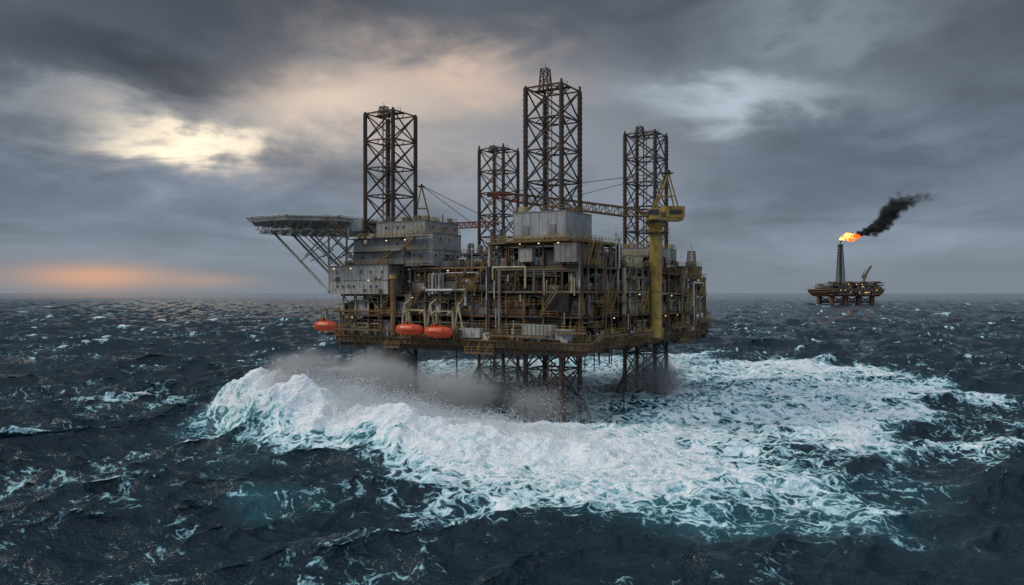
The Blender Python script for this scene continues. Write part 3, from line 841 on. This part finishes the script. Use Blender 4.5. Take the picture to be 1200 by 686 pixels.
foam=foam+cap*.72*np.clip(1-(D-500)/4000,.45,1)
# wind streaks of thin old foam in the open sea
cs,sn=math.cos(1.1),math.sin(1.1)
st=samp(NA,420,(cs*X+sn*Y)*.35,(-sn*X+cs*Y)*2.2)
foam=foam+np.clip(.07+.10*st+.11*nc,0,.27)*(1-region)
foam=np.clip(foam,0,1.15)
aer=np.clip(region*(.32+.30*na)+np.clip(rd*1.4,0,1)*.8+front*.6+.3*cap,0,1)
P=np.stack([X+DX*(1-.6*region),Y+DY*(1-.6*region),Z],1).astype(np.float32)
me=bpy.data.meshes.new('sea'); nv=nx*ny
idx=np.arange(nv).reshape(ny,nx); q=np.stack([idx[:-1,:-1],idx[:-1,1:],idx[1:,1:],idx[1:,:-1]],-1).reshape(-1,4).astype(np.int32)
me.vertices.add(nv);me.vertices.foreach_set('co',P.ravel());me.loops.add(q.size);me.loops.foreach_set('vertex_index',q.ravel())
me.polygons.add(len(q));me.polygons.foreach_set('loop_start',np.arange(0,q.size,4,dtype=np.int32));me.polygons.foreach_set('use_smooth',np.ones(len(q),bool))
me.update(calc_edges=True)
for nm_,arr in (('foam',foam),('aer',aer)):
    at=me.attributes.new(nm_,'FLOAT','POINT'); at.data.foreach_set('value',arr.astype(np.float32))
sea=link(bpy.data.objects.new('sea',me))
m=bpy.data.materials.new('sea_water');m.use_nodes=True;t=NT(m.node_tree);bs=t.n['Principled BSDF']
pos=t.new('ShaderNodeTexCoord').outputs['Object']
fa=t.new('ShaderNodeAttribute',attribute_name='foam').outputs['Fac'];ae=t.new('ShaderNodeAttribute',attribute_name='aer').outputs['Fac']
wn=t.new('ShaderNodeTexNoise');t.l.new(pos,wn.inputs['Vector']);wn.inputs['Scale'].default_value=.22;wn.inputs['Detail'].default_value=3
wv=t.V('MULTIPLY',t.V('SUBTRACT',wn.outputs['Color'],(.5,.5,.5)),(9,9,2))
wp=t.V('ADD',pos,wv)
n1=t.noise(wp,.30,6,.70); n2=t.noise(wp,1.7,4,.7)
def vor(scale):
    v=t.new('ShaderNodeTexVoronoi',feature='DISTANCE_TO_EDGE');t.l.new(t.V('MULTIPLY',wp,(1,1,.3)),v.inputs['Vector']);v.inputs['Scale'].default_value=scale
    return t.sstep(v.outputs['Distance'],.0,.28,1.,0.)
web=vor(.42)
lace=t.M('ADD',t.M('ADD',t.M('MULTIPLY',n1,.95),t.M('MULTIPLY',n2,.50)),t.M('MULTIPLY',web,.22))
val=t.M('ADD',fa,t.M('MULTIPLY',t.M('SUBTRACT',lace,.80),1.4))
fm=t.sstep(val,.44,.66)
fm_soft=t.sstep(val,.34,.8)
water=t.mix(ae,(.0055,.020,.031),(.035,.175,.20))
water=t.mix(t.M('MULTIPLY',fm_soft,.42),water,(.08,.23,.26))
fc=t.mix(t.sstep(val,.54,.95),(.34,.60,.64),(.88,.905,.91))
col=t.mix(fm,water,fc); t.l.new(col,bs.inputs['Base Color'])
t.l.new(t.M('ADD',t.M('MULTIPLY',fm,.6),.10),bs.inputs['Roughness']); bs.inputs['IOR'].default_value=1.33
t.l.new(t.sstep(fm,0,1,.5,.15),bs.inputs['Specular IOR Level'])
w1=t.noise(t.V('MULTIPLY',pos,(.8,1.1,1)),.5,5,.62)
w2=t.noise(pos,2.6,2,.6)
fs=t.sstep(fa,.4,.85)
hgt=t.M('ADD',t.M('MULTIPLY',w1,t.M('ADD',t.M('MULTIPLY',fs,.6),.95)),t.M('MULTIPLY',w2,t.M('ADD',t.M('MULTIPLY',fs,.34),.15)))
bp=t.new('ShaderNodeBump');bp.inputs['Strength'].default_value=.9;bp.inputs['Distance'].default_value=1.;t.l.new(hgt,bp.inputs['Height']);t.l.new(bp.outputs[0],bs.inputs['Normal'])
me.materials.append(m)

# ------------------------------------------------------------------ spray
spr=empty('sea_spray')
m=bpy.data.materials.new('spray_droplets');m.use_nodes=True;t=NT(m.node_tree);t.n.remove(t.n['Principled BSDF'])
df=t.new('ShaderNodeBsdfDiffuse');df.inputs[0].default_value=(.93,.95,.96,1);tl=t.new('ShaderNodeBsdfTranslucent');tl.inputs[0].default_value=(.93,.95,.96,1)
mx_=t.new('ShaderNodeMixShader');mx_.inputs[0].default_value=.5;t.l.new(df.outputs[0],mx_.inputs[1]);t.l.new(tl.outputs[0],mx_.inputs[2]);t.l.new(mx_.outputs[0],t.n['Material Output'].inputs[0])
pts=[];sz=[]
def burst(c,v,n,js,jv,tmax,smin=.02,smax=.085):
    tt=nr.random(n)**.8*tmax; p0=np.array(c)+nr.normal(size=(n,3))*js; vv=np.array(v)+nr.normal(size=(n,3))*jv
    p=p0+vv*tt[:,None]; p[:,2]-=4.9*tt**2
    k=p[:,2]>-.3; pts.append(p[k]); sz.append((smin+(smax-smin)*nr.random(n)**4)[k])
for i in range(560):
    s_=nr.random()**1.3*.8; f=s_*(len(arc)-1); k=int(f);q_=arc[k]+(arc[min(k+1,len(arc)-1)]-arc[k])*(f-k); h=ah[k]+(ah[min(k+1,len(ah)-1)]-ah[k])*(f-k)
    out_=q_-np.array([2,212]);out_/=np.linalg.norm(out_)
    burst((q_[0]-out_[0]*nr.uniform(-2,16),q_[1]-out_[1]*nr.uniform(-2,16),h*.75),(out_[0]*nr.uniform(-3,3)+nr.normal()+1.5,out_[1]*nr.uniform(-3,2),nr.uniform(.5,3+h*.72)),640,(1.9,1.9,.8),(1.2,1.2,1.3),1.4)
for (lx,ly,_),n_,vz in zip(LEGS,(60,110,90,30),(12,15,14,11)):
    w_=W(lx,ly,0)
    for i in range(n_):
        a_=nr.random()*6.28; r_=nr.uniform(2,10); burst((w_.x+r_*math.cos(a_),w_.y+r_*math.sin(a_),.5),(math.cos(a_)*2.5,math.sin(a_)*2.5,nr.uniform(2,vz)),460,(1.2,1.2,.4),(1.3,1.3,1.6),1.8)
particles('droplets',np.concatenate(pts),np.concatenate(sz),m,spr)
mm=volmat('spray_mist',.18,(.99,.995,.998),.11,.56,(1,1,.8),.0,1.2)
mt=volmat('thin_mist',.035,(.985,.99,.995),.06,.50,(1,1,.8),.0,1.2)
puffs(spr,mm,[((-48,186,10),(18,13,9)),((-32,186,9),(18,13,9)),((-14,186,6),(15,12,9)),((-33,210,8),(17,12,12)),((42,234,6),(15,11,11)),((8,186,3),(11,8,7))],'mist')
puffs(spr,mt,[((-6,205,6),(38,22,11))],'haze')

# ------------------------------------------------------------------ world
w=bpy.data.worlds.new('World');scene.world=w;w.use_nodes=True;t=NT(w.node_tree);bg=t.n['Background']
SUN_AZ,SUN_EL=-88,32
dirv=t.new('ShaderNodeTexCoord').outputs['Generated']
sx=t.new('ShaderNodeSeparateXYZ');t.l.new(dirv,sx.inputs[0]);x,y,z=sx.outputs
az=t.M('MULTIPLY',t.M('ARCTAN2',x,y),57.2958);el=t.M('MULTIPLY',t.M('ARCSINE',z),57.2958)
zc=t.M('ADD',t.M('MAXIMUM',z,0),.16)
cp=t.comb(t.M('DIVIDE',x,zc),t.M('DIVIDE',y,zc),0.)
n1=t.noise(cp,.75,7,.55,.5);n2=t.noise(t.V('ADD',cp,(7.3,3.1,2.)),1.7,6,.55,.6);n3=t.noise(t.V('MULTIPLY',dirv,(1,1,2.2)),7.,6,.55,.3)
azw=t.M('ADD',az,t.M('MULTIPLY',t.M('SUBTRACT',n1,.5),20));elw=t.M('ADD',el,t.M('ADD',t.M('MULTIPLY',t.M('SUBTRACT',n2,.5),6),t.M('MULTIPLY',t.M('SUBTRACT',n3,.5),9)))
def G(a0,e0,sa,se,warp=1):
    A=azw if warp else az;E=elw if warp else el
    d1=t.M('DIVIDE',t.M('SUBTRACT',A,a0),sa);d2=t.M('DIVIDE',t.M('SUBTRACT',E,e0),se)
    return t.M('EXPONENT',t.M('MULTIPLY',t.M('ADD',t.M('MULTIPLY',d1,d1),t.M('MULTIPLY',d2,d2)),-1))
rp=t.new('ShaderNodeValToRGB');cr=rp.color_ramp
t.l.new(t.M('DIVIDE',el,90,clamp=True),rp.inputs[0])
stops=[(0,(.205,.245,.295)),(2.5,(.20,.243,.30)),(7,(.165,.207,.275)),(12,(.17,.202,.255)),(17,(.105,.124,.155)),(22,(.08,.094,.118)),(34,(.21,.245,.295)),(60,(.50,.57,.66)),(90,(.60,.68,.78))]  # upper stops, out of view, raised as added ambient light for the platform
cr.elements[0].position=0;cr.elements[0].color=(*stops[0][1],1);cr.elements[1].position=1;cr.elements[1].color=(*stops[-1][1],1)
for p_,c_ in stops[1:-1]:
    e_=cr.elements.new(p_/90);e_.color=(*c_,1)
base=rp.outputs[0]
# unseen sky behind the camera brightened as added fill light on the platform
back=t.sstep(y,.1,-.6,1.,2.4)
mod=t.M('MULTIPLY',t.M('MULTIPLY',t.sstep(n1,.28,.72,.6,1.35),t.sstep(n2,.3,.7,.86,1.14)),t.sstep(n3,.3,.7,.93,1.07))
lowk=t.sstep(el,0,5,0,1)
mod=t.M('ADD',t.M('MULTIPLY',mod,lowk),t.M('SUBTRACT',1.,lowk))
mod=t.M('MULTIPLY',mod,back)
col=t.mix(1.,base,t.comb(mod,mod,mod),'MULTIPLY')
def addg(col,g_,c_,k):
    return t.mix(t.M('MULTIPLY',g_,k,clamp=True),col,c_)
col=addg(col,G(-8,12.5,11,4.6),(.48,.42,.38),.8)
col=addg(col,G(-4,15.6,7,2.3),(.80,.60,.47),.75)
col=addg(col,G(-12,12.2,7,2.4),(.88,.70,.55),.8)
col=addg(col,G(-29,11.2,9,1.1),(.36,.385,.41),.5)
col=addg(col,G(14.5,14.0,6,1.7),(.52,.62,.70),.85)
col=addg(col,G(20,18,7,1.4),(.28,.34,.40),.7)
col=addg(col,G(4,8.5,9,4),(.32,.35,.39),.6)
# dark cloud masses
col=addg(col,G(-27,15.2,8.0,2.5),(.052,.057,.07),.95)
col=addg(col,G(-18,20,11,2.2),(.058,.063,.076),.8)
col=addg(col,G(27,8.6,9,2.4),(.092,.116,.15),.8)
col=addg(col,G(9,20,14,1.8),(.078,.09,.11),.6)
col=addg(col,G(-30,5.5,9,2.4),(.125,.157,.205),.6)
# sun breaking through
gap=t.M('MULTIPLY',G(-23.0,10.0,4.6,.75),t.sstep(n3,.30,.52,.3,1.))
col=addg(col,G(-22.0,10.2,7,1.6),(.55,.50,.45),.7)
col=addg(col,gap,(1.25,1.06,.80),1.)
col=addg(col,G(-27.6,1.0,4.2,.8,0),(.78,.42,.25),.8)
col=addg(col,G(-21,.8,2.8,.5,0),(.50,.35,.28),.6)
sky=t.new('ShaderNodeTexSky',sky_type='NISHITA');sky.sun_disc=False;sky.sun_elevation=rad(SUN_EL);sky.sun_rotation=rad(SUN_AZ)
sk=t.mix(1.,sky.outputs[0],(.07,.07,.07),'MULTIPLY')
col=t.mix(.06,col,sk)
below=t.sstep(z,-.02,0.,0,1);col=t.mix(below,(.03,.045,.055),col)
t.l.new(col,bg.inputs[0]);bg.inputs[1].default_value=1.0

sl=bpy.data.lights.new('sun','SUN');sl.energy=1.6;sl.angle=rad(12);sl.color=(1.,.91,.80)
so=link(bpy.data.objects.new('sun',sl))
dv=Vector((math.sin(rad(SUN_AZ))*math.cos(rad(SUN_EL)),math.cos(rad(SUN_AZ))*math.cos(rad(SUN_EL)),math.sin(rad(SUN_EL))))
so.rotation_euler=(dv).to_track_quat('Z','Y').to_euler()

cam=bpy.data.cameras.new('camera');cam.lens=28;cam.sensor_width=36;cam.clip_end=90000;cam.clip_start=.5
co=link(bpy.data.objects.new('camera',cam));co.location=(0,0,30);co.rotation_euler=(rad(90.0),0,0)
scene.camera=co
